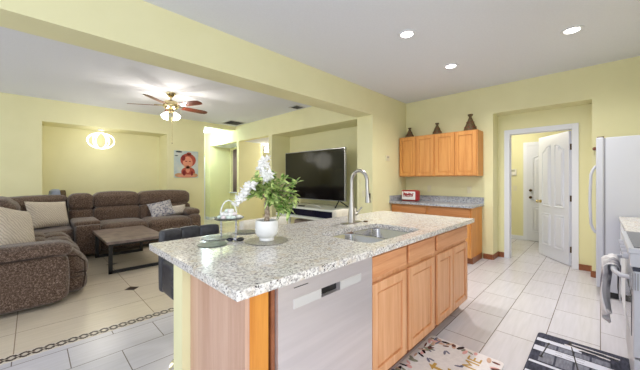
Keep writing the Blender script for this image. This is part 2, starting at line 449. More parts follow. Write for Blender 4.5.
# baseboards
mb = MB()
mb.box(5.255, 5.27, 1.245, 1.385, 0, .085).box(5.565, 5.58, 1.15, 1.245, 0, .085).box(5.565, 5.58, .081, .224, 0, .085).box(5.255, 5.27, .04, .081, 0, .085)
mb.box(5.27, 5.58, 1.232, 1.245, 0, .085).box(5.27, 5.58, .081, .094, 0, .085)
struct('baseboard_back', mb, M['oakD'], .003)
mb = MB().box(7.505, 7.52, 1.19, 2.2, 0, .085).box(5.72, 7.5, 2.185, 2.2, 0, .085)
struct('baseboard_laundry', mb, M['white'], .003)
mb = MB().box(2.30, 3.2, 7.435, 7.45, 0, .09).box(-3.2, .138, 7.435, 7.45, 0, .09).box(4.785, 4.80, 7.345, 9.08, 0, .09).box(4.09, 4.80, 9.065, 9.08, 0, .09).box(4.075, 4.09, 9.08, 9.37, 0, .09)
struct('baseboard_left', mb, M['white'], .003)

# unseen frames added around the fill lights behind the camera
def fill_light_frame(name, c, w_, h_, axis):
    mb = MB()
    def bx(u0, u1, z0, z1):
        if axis == 'X': mb.box(c[0]-.06, c[0]-.01, c[1]+u0, c[1]+u1, c[2]+z0, c[2]+z1)
        else: mb.box(c[0]+u0, c[0]+u1, c[1]-.06, c[1]-.01, c[2]+z0, c[2]+z1)
    a, b = w_/2, h_/2
    bx(-a-.08, -a, -b-.08, b+.08); bx(a, a+.08, -b-.08, b+.08); bx(-a, a, b, b+.08); bx(-a, a, -b-.08, -b); bx(-.03, .03, -b, b)
    struct(name, mb, M['white'], .004)
fill_light_frame('fill_frame_2', (-2.6, -.3, 1.5), 2.0, 2.6, 'X')
fill_light_frame('fill_frame_3', (-2.8, 5.2, 1.5), 2.0, 2.6, 'X')
fill_light_frame('fill_frame_4', (.2, -2.1, 1.45), 2.2, 2.0, 'Y')

# -------- doors
def panel_door(name, w, h, t, hinge, ang, both=True):
    """four panel door with arched upper panels; leaf runs along local +X from the hinge"""
    o = bpy.data.objects.new(name, None)
    mb = MB()
    st = .105
    mid = .80
    def face(side):
        y = side*(t/2)
        pw = (w-3*st)/2
        for k in range(2):
            x0 = st + k*(pw+st)
            for (z0, z1, arch) in ((.20, mid-.06, 0), (mid+.06, h-.26, 1)):
                pts = [(x0, z0), (x0+pw, z0)]
                if arch:
                    # the arch rises towards the door's middle line
                    n = 8
                    for i in range(n+1):
                        f = i/n
                        xx = x0+pw-f*pw
                        g = (1-f) if k == 0 else f
                        pts.append((xx, z1 + .10*math.sin(g*PI/2)**1.2 if True else z1))
                else:
                    pts += [(x0+pw, z1), (x0, z1)]
                cx = sum(p[0] for p in pts)/len(pts); cz = sum(p[1] for p in pts)/len(pts)
                def inset(d):
                    r = []
                    for (px, pz) in pts:
                        sx = (abs(px-cx)-d)/max(abs(px-cx), 1e-6); sz = (abs(pz-cz)-d)/max(abs(pz-cz), 1e-6)
                        r.append((cx+(px-cx)*max(sx, 0), cz+(pz-cz)*max(sz, 0)))
                    return r
                lv = [(pts, 0.0), (inset(.008), .012), (inset(.022), .002), (inset(.034), .002), (inset(.055), .012)]
                rings = [[mb.bm.verts.new((px, y+side*dd, pz)) for px, pz in q] for q, dd in lv]
                for a, b in zip(rings, rings[1:]):
                    for i in range(len(pts)):
                        mb.bm.faces.new((a[i], a[(i+1) % len(pts)], b[(i+1) % len(pts)], b[i]))
                mb.bm.faces.new(rings[-1])
    mb.box(0, w, -t/2, t/2, .008, h)
    face(-1)
    if both: face(1)
    d = mb.build(name, M['doorw'])
    d.location = hinge; d.rotation_euler = (0, 0, ang); d['kind'] = 'structure'
    return d
d1 = panel_door('door_2', .755, 2.04, .036, (5.70, .325, 0), math.radians(35.5))
for sd in (-1, 1):
    k = MB().cyl((.69, sd*.018, .93), (.69, sd*.03, .93), .027).cyl((.69, sd*.03, .93), (.69, sd*.06, .93), .01)
    k.sphere((.69, sd*.07, .93), .027)
    k.build('door_knob', M['brass'], d1, True, world=False)
for hz in (.25, 1.02, 1.80):
    MB().box(-.012, .012, -.03, .004, hz-.045, hz+.045).cyl((-.004, -.03, hz-.048), (-.004, -.03, hz+.048), .009, 10).build('door_hinge', M['bronze'], d1, world=False)
d2 = panel_door('door_3', .86, 2.04, .036, (7.49, 1.13, 0), -PI/2, True)
for z in (.93, 1.08):
    MB().cyl((.07, -.018, z), (.07, -.032, z), .028).sphere((.07, -.055, z), .026).build('door_knob', M['bronze'], d2, True, world=False)
mb = MB().box(7.495, 7.52, 1.13, 1.195, 0, 2.11).box(7.495, 7.52, .20, .27, 0, 2.11).box(7.495, 7.52, .27, 1.13, 2.045, 2.11)
struct('trim_7', mb, M['white'], .003)

# ------------------------------------------------------------------ island
def shaker(mb, axis, u0, u1, z0, z1, f, th=.019, rail=.055, s=-1):
    """panelled cabinet front; axis 'Y': the front faces -Y at y=f, u is X.  axis 'X': faces -X at x=f, u is Y."""
    def bx(a, b, c, d, e0, e1):
        if axis == 'Y': mb.box(a, b, e0, e1, c, d)
        else: mb.box(e0, e1, a, b, c, d)
    bx(u0, u0+rail, z0, z1, f, f+th); bx(u1-rail, u1, z0, z1, f, f+th)
    bx(u0+rail, u1-rail, z0, z0+rail, f, f+th); bx(u0+rail, u1-rail, z1-rail, z1, f, f+th)
    bx(u0+rail, u1-rail, z0+rail, z1-rail, f+.013, f+.018)
    bx(u0+rail+.014, u1-rail-.014, z0+rail+.014, z1-rail-.014, f+.007, f+.014)
    return mb

IY = .942            # door faces
def base_unit(name, label, x0, x1, doors, drawers, group=None):
    t = thing(name, ((x0+x1)/2, 1.2, 0), label, 'cabinet', group)
    mb = MB()
    yb = 1.479
    mb.box(x0, x0+.018, .985, yb, .11, .872).box(x1-.018, x1, .985, yb, .11, .872).box(x0, x1, .985, yb, .11, .13).box(x0, x1, yb-.01, yb, .11, .872)
    mb.build('carcass', M['oakZ'], t)
    ff = MB()
    ff.box(x0, x1, .966, .985, .10, .872)
    ff.build('face_frame', M['oakZ'], t, bevel=.002)
    BX(x0, x1, 1.03, 1.05, 0, .11).build('toe_kick', M['oakD'], t)
    for (a, b) in doors:
        shaker(MB(), 'Y', a, b, .118, .688, IY).build('door', M['oakZ'], t, bevel=.003)
    for (a, b) in drawers:
        MB().box(a, b, IY, IY+.019, .722, .848).build('drawer_front', M['oakX'], t, bevel=.005)
    return t
base_unit('sink_base_cabinet', 'oak base cabinet under the sink, next to the dishwasher, two doors and two drawer fronts', 1.375, 2.295, [(1.392, 1.80), (1.838, 2.262)], [(1.392, 1.80), (1.838, 2.262)])
base_unit('base_cabinet', 'oak base cabinet at the far end of the island with one wide drawer front', 2.295, 3.07, [(2.318, 2.652), (2.668, 3.045)], [(2.318, 3.045)])
# oak filler + end panel
t = thing('island_end_panel', (.58, 1.22, 0), 'pale oak end panel with golden filler post on the island\'s near end', 'panel')
BX(.565, .585, .955, 1.48, 0, .873).build('side_panel', M['oakP'], t, bevel=.001)
BX(.585, .672, .955, .975, 0, .873).build('filler_post', M['oakG'], t, bevel=.001)
struct('wall_island', BX(.525, 3.06, 1.48, 1.60, 0, .873), M['wall'])
# dishwasher
t = thing('dishwasher', (1.06, 1.2, 0), 'stainless steel dishwasher built into the island with a pocket handle', 'dishwasher')
BX(.683, 1.365, .985, 1.45, .03, .86).build('tub', M['black'], t)
BX(.681, .698, .948, .985, .09, .866).build('side_strip', M['oakD'], t)
mb = MB()
dx0, dx1, dz0, dz1 = .701, 1.368, .10, .862
hx0, hx1, hz0, hz1 = .95, 1.086, .750, .792
mb.box(dx0, hx0, .93, .985, dz0, dz1).box(hx1, dx1, .93, .985, dz0, dz1).box(hx0, hx1, .93, .985, dz0, hz0).box(hx0, hx1, .93, .985, hz1, dz1)
bmesh.ops.remove_doubles(mb.bm, verts=mb.bm.verts, dist=1e-5)
dwd = mb.build('door', M['steel'], t)
BX(hx0, hx1, .955, .985, hz0, hz1).build('handle_pocket', M['black'], dwd)
BX(hx0-.167, hx0, .9275, .93, hz0, hz1).build('control_strip', M['steelL'], dwd)
BX(hx1, hx1+.174, .9275, .93, hz0, hz1).build('control_strip', M['steelL'], dwd)
BX(.785, .867, .9285, .93, .838, .841).build('name_line', M['black'], dwd)
BX(.701, 1.368, 1.02, 1.04, .0, .10).build('kick_plate', M['black'], t)

# countertop with sink cut-out
def rrect(x0, x1, y0, y1, r, n=6):
    p = []
    for cx, cy, a0 in ((x1-r, y0+r, -PI/2), (x1-r, y1-r, 0), (x0+r, y1-r, PI/2), (x0+r, y0+r, PI)):
        for i in range(n+1):
            a = a0+i*PI/2/n; p.append((cx+r*math.cos(a), cy+r*math.sin(a)))
    return p
def slab_hole(outer, hole, z0, z1):
    mb = MB(); bm = mb.bm
    lo = [bm.verts.new((x, y, z1)) for x, y in outer]; li = [bm.verts.new((x, y, z1)) for x, y in hole]
    es = [bm.edges.new((l[i], l[(i+1) % len(l)])) for l in (lo, li) for i in range(len(l))]
    r = bmesh.ops.triangle_fill(bm, use_beauty=True, edges=es)
    fs = [f for f in bm.faces]
    ex = bmesh.ops.extrude_face_region(bm, geom=fs)
    bmesh.ops.translate(bm, vec=(0, 0, z0-z1), verts=[v for v in ex['geom'] if isinstance(v, bmesh.types.BMVert)])
    return mb
mb = slab_hole(rrect(.505, 3.14, .905, 1.97, .006), rrect(1.45, 2.17, 1.0, 1.455, .07), .873, .91)
o = mb.build('countertop', M['granite'], None, bevel=.004)
tag(o, 'speckled white granite countertop on the kitchen island', 'countertop')
# sink
t = thing('kitchen_sink', (1.81, 1.23, .69), 'double bowl stainless steel sink set into the island counter', 'sink')
for (a, b) in ((1.445, 1.795), (1.815, 2.175)):
    mb = MB(); bm = mb.bm
    prof = [(0, 0, .8725), (.006, 0, .865), (.014, 0, .72), (.03, 0, .70), (.06, 0, .695)]
    rings = []
    for ins, _, z in prof:
        rings.append([bm.verts.new((x, y, z)) for x, y in rrect(a+ins, b-ins, .995+ins, 1.46-ins, .07)])
    for r0, r1 in zip(rings, rings[1:]):
        for i in range(len(r0)): bm.faces.new((r0[i], r0[(i+1) % len(r0)], r1[(i+1) % len(r0)], r1[i]))
    bm.faces.new(rings[-1])
    o = mb.build('bowl', M['sink'], t, True)
    MB().lathe([(.045, 0), (.045, .003), (.02, .002), (.02, .0)], ((a+b)/2, 1.25, .6955)).build('drain', M['chrome'], o, True)
BX(1.79, 1.82, 1.03, 1.42, .80, .871).build('divider', M['sink'], t, bevel=.008)
# faucet
t = thing('faucet', (2.03, 1.60, .91), 'tall brushed nickel pull-down kitchen faucet behind the sink', 'faucet')
MB().box(1.905, 2.155, 1.572, 1.632, .91, .918).build('deck_plate', M['nickel'], t, bevel=.006)
MB().lathe([(.034, .918), (.033, .95), (.028, 1.02), (.022, 1.10), (.0165, 1.20), (.016, 1.21)], (2.03, 1.60, 0)).build('body', M['nickel'], t, True)
pts = [(2.03, 1.60, 1.08)] + [(2.03, 1.60, 1.08+.05*i) for i in range(1, 4)]
R = .085
for i in range(0, 13):
    a = PI*i/12*1.02
    pts.append((2.03, 1.60-R+R*math.cos(a), 1.285+R*1.15*math.sin(a)))
pts.append((2.03, 1.432, 1.24))
MB().tube(pts, .0160, 14).build('spout', M['nickel'], t, True)
MB().cyl((2.03, 1.432, 1.255), (2.03, 1.428, 1.205), .0165, 18).cyl((2.03, 1.428, 1.205), (2.03, 1.42, 1.105), .0165, 18, .027).build('spray_head', M['nickel'], t, True)
MB().box(2.024, 2.036, 1.40, 1.412, 1.135, 1.185).build('spray_button', M['black'], COL.objects[len(COL.objects)-1])
MB().cyl((2.052, 1.60, .985), (2.09, 1.585, .99), .014).cyl((2.085, 1.587, .99), (2.135, 1.565, 1.05), .008).build('lever', M['nickel'], t, True)
o = MB().lathe([(.022, 0), (.022, .006), (.017, .010), (.008, .011)], (2.19, 1.56, .91)).build('soap_hole_cover', M['bronze'], None, True)
tag(o, 'small dark round hole cover on the counter beside the faucet', 'cover')

# ------------------------------------------------------------------ back wall cabinets
t0 = thing('base_cabinet', (4.98, 2.43, 0), 'oak base cabinet in the back corner under the red tin', 'cabinet')
t1 = thing('base_cabinet', (4.98, 1.74, 0), 'oak base cabinet on the back wall, its exposed side towards the doorway', 'cabinet')
for t, (a, b) in ((t0, (2.085, 2.765)), (t1, (1.40, 2.085))):
    BX(4.715, 5.255, a, b, .10, .872).build('carcass', M['oakG'], t)
    BX(4.70, 4.715, a, b, .10, .872).build('face_frame', M['oakU'], t)
    BX(4.77, 5.255, a, b, 0, .10).build('toe_kick', M['oakD'], t)
    m_ = (a+b)/2
    for (c, d) in ((a+.02, m_-.005), (m_+.005, b-.02)):
        shaker(MB(), 'X', c, d, .12, .69, 4.68).build('door', M['oakU'], t, bevel=.003)
    BX(4.68, 4.70, a+.02, b-.02, .725, .85).build('drawer_front', M['oakY'], t, bevel=.004)
t = thing('countertop', (4.9, 2.07, .873), 'short grey granite countertop with backsplash against the back wall', 'countertop')
BX(4.62, 5.268, 1.372, 2.773, .873, .91).build('slab', M['graniteB'], t, bevel=.004)
BX(5.245, 5.268, 1.372, 2.773, .91, 1.01).build('backsplash', M['graniteB'], t, bevel=.002)
BX(4.64, 5.245, 2.752, 2.773, .91, 1.01).build('side_splash', M['graniteB'], t, bevel=.002)
for nm, (a, b), lab in (('wall_cabinet', (2.07, 2.752), 'oak wall cabinet with two doors nearest the corner'), ('wall_cabinet', (1.387, 2.07), 'oak wall cabinet with two doors, its side facing the doorway')):
    t = thing(nm, (5.1, (a+b)/2, 1.365), lab, 'cabinet')
    BX(4.985, 5.268, a, b, 1.365, 2.105).build('carcass', M['oakG'], t, bevel=.002)
    BX(4.968, 4.985, a, b, 1.365, 2.105).build('face_frame', M['oakU'], t)
    m_ = (a+b)/2
    for (c, d) in ((a+.012, m_-.004), (m_+.004, b-.012)):
        shaker(MB(), 'X', c, d, 1.38, 2.09, 4.948).build('door', M['oakU'], t, bevel=.003)
# ornaments
def ornament(loc, h, r, label):
    t = thing('pyramid_bottle', loc, label, 'ornament', 'brown ornaments on top of the wall cabinets')
    MB().lathe([(r, 0), (r*.98, .012), (r*.22, h*.80), (r*.16, h*.84)], loc, 24).build('body', M['rust'], t, True)
    MB().lathe([(r*.2, h*.84), (r*.34, h*.92), (r*.38, h*.98), (r*.2, h)], loc, 20).build('stopper', M['rust'], t, True)
    mb = MB()
    for k in range(8):
        a = 2*PI*k/8
        for zz, sc in ((.2, 1.0), (.5, .7)):
            rr = r*(1-.78*zz/.8)+.0005
            c = Vector((loc[0]+rr*math.cos(a), loc[1]+rr*math.sin(a), loc[2]+h*zz))
            s_ = r*.15*sc
            MB().box(c.x-s_, c.x+s_, c.y-.0015, c.y+.0015, c.z-s_, c.z+s_, RZ(a+PI/2) @ RX(.38) @ RY(PI/4)).build('diamond_inlay', M['rustred'], t)
ornament((5.12, 2.62, 2.105), .20, .088, 'brown pyramid-shaped bottle on the wall cabinets, in the corner')
ornament((5.12, 2.09, 2.105), .22, .09, 'brown pyramid-shaped bottle between two others on the wall cabinets')
ornament((5.12, 1.54, 2.105), .29, .108, 'tallest brown pyramid-shaped bottle, at the doorway end of the wall cabinets')
# red tin
t = thing('bread_tin', (4.92, 2.50, .91), 'red and white tin with red script lettering on the back counter', 'tin')
MB().puff(4.85, 5.0, 2.345, 2.66, .91, 1.115, .035, .0).build('body', M['red'], t, True)
MB().puff(4.843, 4.856, 2.375, 2.635, .94, 1.09, .006, 0).build('front_panel', M['ceramic'], t, True)
mb = MB()
def script(z, y0, y1, am, fr):
    return [(4.841, y0+(y1-y0)*i/60, z+am*math.sin(i*fr)*(1-.4*math.sin(i*.3)) + .006*math.sin(i*.21)) for i in range(61)]
mb.tube(script(1.035, 2.60, 2.41, .022, .78), .0065, 6)
mb.tube([(4.841, 2.60-i*.009, 1.0+.006*math.sin(i*.5)) for i in range(20)], .005, 6)
mb.tube([(4.841, 2.60+.015*math.cos(a*.4), 1.05+.03*math.sin(a*.4)) for a in range(3, 14)], .007, 6)
mb.build('lettering', M['red'], t, True)

# outlets and switches
def plate(loc, facing, label, kind):
    t = thing('outlet' if kind == 'outlet' else 'light_switch', loc, label, kind)
    x, y, z = loc
    def bx(a, b, c, d, m, nm, p=None):
        if facing == 'X': BX(x-d, x-c, y-a, y+a, z-b, z+b).build(nm, m, t, bevel=.001)
        else: BX(x-a, x+a, y-d, y-c, z-b, z+b).build(nm, m, t, bevel=.001)
    bx(.035, .058, 0, .006, M['plate'], 'cover_plate')
    if kind == 'outlet': bx(.017, .036, .006, .008, M['plate'], 'socket')
    else: bx(.015, .032, .006, .010, M['plate'], 'rocker')
    return t
plate((5.269, 2.30, 1.14), 'X', 'wall outlet on the back wall near the red tin', 'outlet')
plate((5.269, 1.60, 1.13), 'X', 'wall outlet above the back counter\'s doorway end', 'outlet')
plate((4.089, 2.95, 1.06), 'X', 'switch on the narrow wall end beside the television niche', 'switch')
plate((7.519, 1.35, 1.12), 'X', 'light switch under the alarm keypad in the laundry room', 'switch')
t = thing('thermostat', (4.56, 2.774, 1.70), 'pale thermostat on the kitchen\'s yellow side wall', 'thermostat')
BX(4.50, 4.62, 2.755, 2.774, 1.65, 1.75).build('case', M['plate'], t, bevel=.004)
BX(4.53, 4.59, 2.752, 2.755, 1.70, 1.73).build('display', M['lcd'], t)
t = thing('alarm_keypad', (7.519, 1.40, 1.48), 'white alarm keypad on the laundry room wall', 'keypad')
BX(7.495, 7.519, 1.32, 1.48, 1.40, 1.54).build('case', M['keypad'], t, bevel=.004)
BX(7.492, 7.495, 1.345, 1.455, 1.485, 1.525).build('display', M['lcd'], t)
BX(7.490, 7.495, 1.335, 1.465, 1.41, 1.47).build('key_flap', M['keypad'], t, bevel=.002)
t = thing('wall_peg', (5.269, .052, 1.71), 'small round wooden peg on the wall beside the refrigerator', 'peg')
MB().cyl((5.269, .055, 1.71), (5.21, .055, 1.71), .012, 12).build('stem', M['woodk'], t, True)
MB().sphere((5.20, .055, 1.71), .022, .7).build('knob', M['woodk'], t, True)

# ------------------------------------------------------------------ refrigerator
FX0, FX1 = 4.45, 5.22
t = thing('refrigerator', (4.83, -.38, 0), 'tall white refrigerator against the right wall beside the doorway', 'refrigerator')
BX(FX0, FX1, -.74, -.04, .07, 1.77).build('cabinet', M['app'], t, bevel=.006)
BX(FX0+.01, FX1-.01, -.72, -.05, .012, .07).build('grille', M['black'], t)
BX(FX0+.01, FX1-.01, -.04, -.028, .11, 1.765).build('gasket', M['gasket'], t)
fd = BX(FX0, FX0+.44, -.028, .036, .10, 1.775).build('door', M['app'], t, bevel=.012)
fd2 = BX(FX0+.446, FX1, -.028, .036, .10, 1.775).build('door', M['app'], t, bevel=.012)
for d_, hx in ((fd, FX0+.05),):
    pts = [(hx, .034, .70), (hx, .06, .74), (hx, .078, .80)] + [(hx, .078+.008*math.sin(PI*i/10), .82+.5*i/10) for i in range(1, 10)] + [(hx, .078, 1.36), (hx, .06, 1.42), (hx, .034, 1.46)]
    MB().tube(pts, .014, 12).build('handle', M['app'], d_, True)
for k in range(1, 2):
    BX(FX0+.03, FX0+.12, -.03, .03, 1.775, 1.787).build('hinge_cover', M['bronze'], t, bevel=.003)
BX(FX0+.02, FX0+.07, -.06, -.02, 0, .10).build('foot', M['black'], t)

# counter between refrigerator and range
t = thing('base_cabinet', (3.8, -.44, 0), 'white base cabinet between the refrigerator and the range', 'cabinet')
BX(3.16, 4.42, -.74, -.17, .10, .872).build('carcass', M['white'], t)
BX(3.16, 4.42, -.74, -.22, 0, .10).build('toe_kick', M['black'], t)
for k in range(3):
    shaker(MB(), 'Y', 3.18+.415*k, 3.57+.415*k, .12, .85, -.17).build('door', M['white'], t)
o = BX(3.155, 4.43, -.745, -.14, .873, .91).build('countertop', M['granite'], None, bevel=.004)
tag(o, 'pale marbled countertop between the refrigerator and the range', 'countertop')

# range
RX0, RX1 = 2.38, 3.14
t = thing('range', (2.76, -.42, 0), 'white freestanding electric range with black glass cooktop, at the right edge', 'range')
BX(RX0, RX1, -.74, -.16, .10, .885).build('body', M['app'], t, bevel=.004)
BX(RX0+.03, RX1-.03, -.70, -.22, 0, .10).build('base', M['black'], t)
BX(RX0-.004, RX1+.004, -.745, -.112, .885, .915).build('cooktop_frame', M['app'], t, bevel=.005)
BX(RX0+.03, RX1-.03, -.70, -.135, .915, .919).build('cooktop_glass', M['glassk'], t)
BX(RX0, RX1, -.16, -.118, .81, .885).build('control_panel', M['app'], t, bevel=.004)
BX(RX0+.01, RX1-.01, -.16, -.13, .785, .81).build('vent_gap', M['navy'], t)
od = BX(RX0+.004, RX1-.004, -.17, -.132, .30, .785).build('oven_door', M['app'], t, bevel=.006)
mb = MB()
for k in range(4): mb.box(RX0-.001, RX0+.004, -.152+.01*k, -.147+.01*k, .68, .775)
mb.build('side_vents', M['gasket'], od)
BX(RX0+.11, RX1-.11, -.134, -.129, .38, .62).build('oven_window', M['glassk'], od)
BX(RX0+.004, RX1-.004, -.17, -.134, .11, .29).build('drawer', M['app'], t, bevel=.006)
pts = [(RX0+.06, -.134, .735), (RX0+.085, -.085, .735), (RX0+.14, -.066, .735)] + [(RX0+.14+(.48)*i/8, -.060, .735) for i in range(1, 8)] + [(RX1-.14, -.066, .735), (RX1-.085, -.085, .735), (RX1-.06, -.134, .735)]
MB().tube(pts, .014, 10).build('handle', M['app'], od, True)
for k in range(5):
    MB().cyl((RX0+.12+.13*k, -.118, .848), (RX0+.12+.13*k, -.094, .848), .019, 16).build('knob', M['app'], t, True)
BX(RX0, RX1, -.745, -.68, .915, 1.06).build('back_guard', M['app'], t, bevel=.008)
# towel over the oven handle
def twl(u, v):
    x = 2.64+.36*u + .01*math.sin(v*9)
    w_ = .016*math.sin(u*17+v*2)+.010*math.sin(u*31+v*5)
    if v < .5:
        f = v/.5; y = -.036 + w_ + .03*math.sin(f*PI/2)*(1-f); z = .36+.35*f + .08*math.sin(u*5+1)*(1-f)
    elif v < .6:
        a = (v-.5)/.1*PI; y = -.060+.028*math.cos(a) + w_*(1-(v-.5)/.1); z = .735+.024*math.sin(a)
    else:
        f = (v-.6)/.4; y = -.090 + .2*w_*(1-f) ; z = .735-.22*f
    return Vector((x, max(y, -.100), z))
o = MB().grid(twl, 40, 40).build('dish_towel', M['towel'], None, True, solid=.006)
tag(o, 'grey and white dish towel draped over the range\'s oven handle', 'towel')

# ------------------------------------------------------------------ mats
t = thing('kitchen_mat', (1.93, .73, 0), 'white printed mat with gold letters along the island base', 'mat')
MB().prism(rrect(1.50, 2.345, .48, 1.005, .03), 0, .008).build('mat_body', M['matw'], t)
rnd = random.Random(3)
def blob(mb, cx, cy, a, b, ang, z0=.008, z1=.009, n=10):
    p = []
    for i in range(n):
        th = 2*PI*i/n; x_ = a*math.cos(th); y_ = b*math.sin(th)
        p.append((cx+x_*math.cos(ang)-y_*math.sin(ang), cy+x_*math.sin(ang)+y_*math.cos(ang)))
    mb.prism(p, z0, z1)
bor = {k: MB() for k in ('slate', 'sage', 'pink', 'maroon', 'oakP', 'navy')}
for k in range(70):
    key = rnd.choice(list(bor)); 
    e = rnd.random()
    if e < .5: cx, cy = rnd.uniform(1.54, 2.31), rnd.uniform(.93, .985)
    elif e < .75: cx, cy = rnd.uniform(2.26, 2.315), rnd.uniform(.52, .97)
    else: cx, cy = rnd.uniform(1.54, 2.31), rnd.uniform(.50, .55)
    mb = MB(); blob(mb, cx, cy, rnd.uniform(.02, .04), rnd.uniform(.006, .016), rnd.uniform(0, PI), .008, .0088+.00001*k); mb.build('border_print', M[key], t)
for (cx, cy, an) in ((2.17, .83, .3), (2.12, .93, 1.2), (2.0, .88, .7), (2.08, .70, 2.0)):
    mb = MB(); blob(mb, cx, cy, .028, .009, an); mb.build('bird_print', M['slate'], t); mb = MB(); blob(mb, cx+.02, cy-.015, .024, .008, an+.7); mb.build('bird_print', M['slate'], t)
def text_mesh(name, body, size, loc, rotz, m, parent, ext=.0006):
    c = bpy.data.curves.new(name, 'FONT'); c.body = body; c.size = size; c.extrude = ext
    o = bpy.data.objects.new('t', c); COL.objects.link(o)
    dg = bpy.context.evaluated_depsgraph_get(); dg.update()
    me = bpy.data.meshes.new_from_object(o.evaluated_get(dg)); bpy.data.objects.remove(o); bpy.data.curves.remove(c)
    me.name = name; me.materials.clear(); me.materials.append(m)
    r = bpy.data.objects.new(name, me); COL.objects.link(r); r.parent = parent
    r.location = Vector(loc)-Vector(parent.location); r.rotation_euler = (0, 0, rotz)
    return r
text_mesh('lettering', 't', .26, (1.92, .72, .009), 0, M['gold'], t)
text_mesh('lettering', 'ME', .13, (2.10, .60, .009), 0, M['gold'], t)

t = thing('kitchen_mat', (2.58, .11, 0), 'dark navy and white striped mat with utensil prints in front of the range', 'mat')
MB().prism(rrect(2.10, 3.03, -.17, .375, .03), 0, .009).build('mat_body', M['matn'], t)
Z1 = .0095
mb = MB()
for (a, b) in ((2.87, 2.925), (2.70, 2.78), (2.50, 2.53), (2.30, 2.38)):
    BX(a, b, -.155 if a < 2.8 else .10, .368, .009, Z1).build('white_stripe', M['matb'], t)
mb = MB(); 
for (a, b, y0, y1) in ((2.79, 2.86, -.05, .36), (2.55, 2.69, -.09, .36), (2.40, 2.49, -.09, .3)):
    y = y0
    while y < y1-.08:
        l = rnd.uniform(.06, .11); BX(a, b, y, y+l-.012, .009, Z1).build('grey_block', M['mats'], t); y += l
mb = MB()
for (x0_, y0_, x1_, y1_) in ((2.95, .13, 2.96, -.06), (2.90, .10, 2.91, -.02), (2.93, .08, 2.93, -.08), (2.86, .29, 2.62, .31), (2.99, .17, 2.55, .10)):
    mb.cyl((x0_, y0_, Z1), (x1_, y1_, Z1), .004, 6)
    blob(mb, x0_, y0_, .018, .01, math.atan2(y1_-y0_, x1_-x0_), .009, .0102); blob(mb, x1_, y1_, .016, .012, .4, .009, .0102)
for k in range(3): 
    mb.box(2.72, 2.722, .20-.06*k, .24-.06*k, .0095, .0101); mb.box(2.76, 2.762, .20-.06*k, .24-.06*k, .0095, .0101)
mb.build('utensil_print', M['black'], t)
mb = MB()
for (x0_, y0_, x1_, y1_) in ((2.975, .16, 2.955, -.10), (2.935, .20, 2.90, -.05)):
    mb.cyl((x0_, y0_, Z1), (x1_, y1_, Z1), .006, 6)
mb.build('white_utensil_print', M['matw'], t)

# ------------------------------------------------------------------ counter objects
def disc(name, cx, cy, r, m, label, group):
    o = MB().lathe([(r*.9, 0), (r, .003), (r, .005), (r*.9, .006), (.004, .005)], (cx, cy, .91), 32).build(name, m, None, True)
    tag(o, label, 'placemat', group); return o
disc('round_placemat', .875, 1.835, .10, M['mirror'], 'silver lace placemat under the tiered tray stand', 'round placemats on the island')
disc('round_placemat', .765, 1.665, .085, M['glassg'], 'greenish glass placemat nearest the counter\'s left edge', 'round placemats on the island')
disc('round_placemat', 1.12, 1.885, .09, M['mirror'], 'silver lace placemat behind the flower pot', 'round placemats on the island')
disc('round_placemat', 1.055, 1.52, .135, noise_mat('pale_lace', srgb(190, 186, 172), srgb(140, 136, 126), (110, 110, 110), 0.35, metal=0.4), 'silver placemat under the white flower pot', 'round placemats on the island')
# tiered tray
tx, ty = .93, 1.78
rx, ry = .702, -.712
t = thing('tray_stand', (tx, ty, .916), 'white wire tray stand with arched beaded handle, piled with sweets', 'stand')
MB().lathe([(.02, 1.036), (.085, 1.036), (.102, 1.048), (.098, 1.05), (.084, 1.041), (.02, 1.041)], (tx, ty, 0), 32).build('tray', M['mirror'], t, True)
for s_ in (-1, 1):
    px, py = tx+s_*.05*rx, ty+s_*.05*ry
    mb = MB().cyl((px, py, .916), (px, py, 1.036), .005, 10)
    for k in range(6): mb.sphere((px, py, .925+.02*k), .008, u=10, v=6)
    mb.build('leg', M['silver'], t, True)
mb = MB()
pts = []
for i in range(25):
    a = PI*i/24
    pts.append((tx-.055*rx*math.cos(a), ty-.055*ry*math.cos(a), 1.04+.122*math.sin(a)**.85))
mb.tube(pts, .004, 8)
for p in pts[1:-1]: mb.sphere(p, .0052, u=10, v=6)
mb.build('handle', M['ceramic'], t, True)
cand = [('sweet_white', M['petal']), ('sweet_pale_green', mat('pale_green', srgb(226, 238, 228), .5)), ('sweet_pink', mat('pale_pink', srgb(240, 226, 226), .5))]
labs = ['white wrapped sweet in the tray stand', 'pale green wrapped sweet in the tray stand', 'pale pink wrapped sweet in the tray stand']
protos = []
for k in range(46):
    a = rnd.uniform(0, 2*PI); q = .075*math.sqrt(rnd.random()); lay = k//20
    q *= (1-.3*lay)
    ci = 0 if rnd.random() < .72 else rnd.choice((1, 2))
    loc = (tx+q*math.cos(a), ty+q*math.sin(a), 1.0535+.02*lay)
    mb = MB().sphere(loc, .016, 1.15, .9, .8, 10, 7)
    o = mb.build('wrapped_sweet', cand[ci][1], None, True)
    tag(o, labs[ci], 'sweet', ('white sweets in the tray', 'green sweets in the tray', 'pink sweets in the tray')[ci])
t = thing('ribbon_bow', (.905, 1.655, .91), 'small dark blue bow lying on the counter by the tray stand', 'bow')
MB().sphere((.885, 1.675, .922), .022, 1.1, .7, .55).build('loop', M['navy'], t, True)
MB().sphere((.935, 1.635, .922), .024, 1.1, .7, .55).build('loop', M['black'], t, True)
MB().sphere((.91, 1.655, .924), .013).build('knot', M['silver'], t, True)

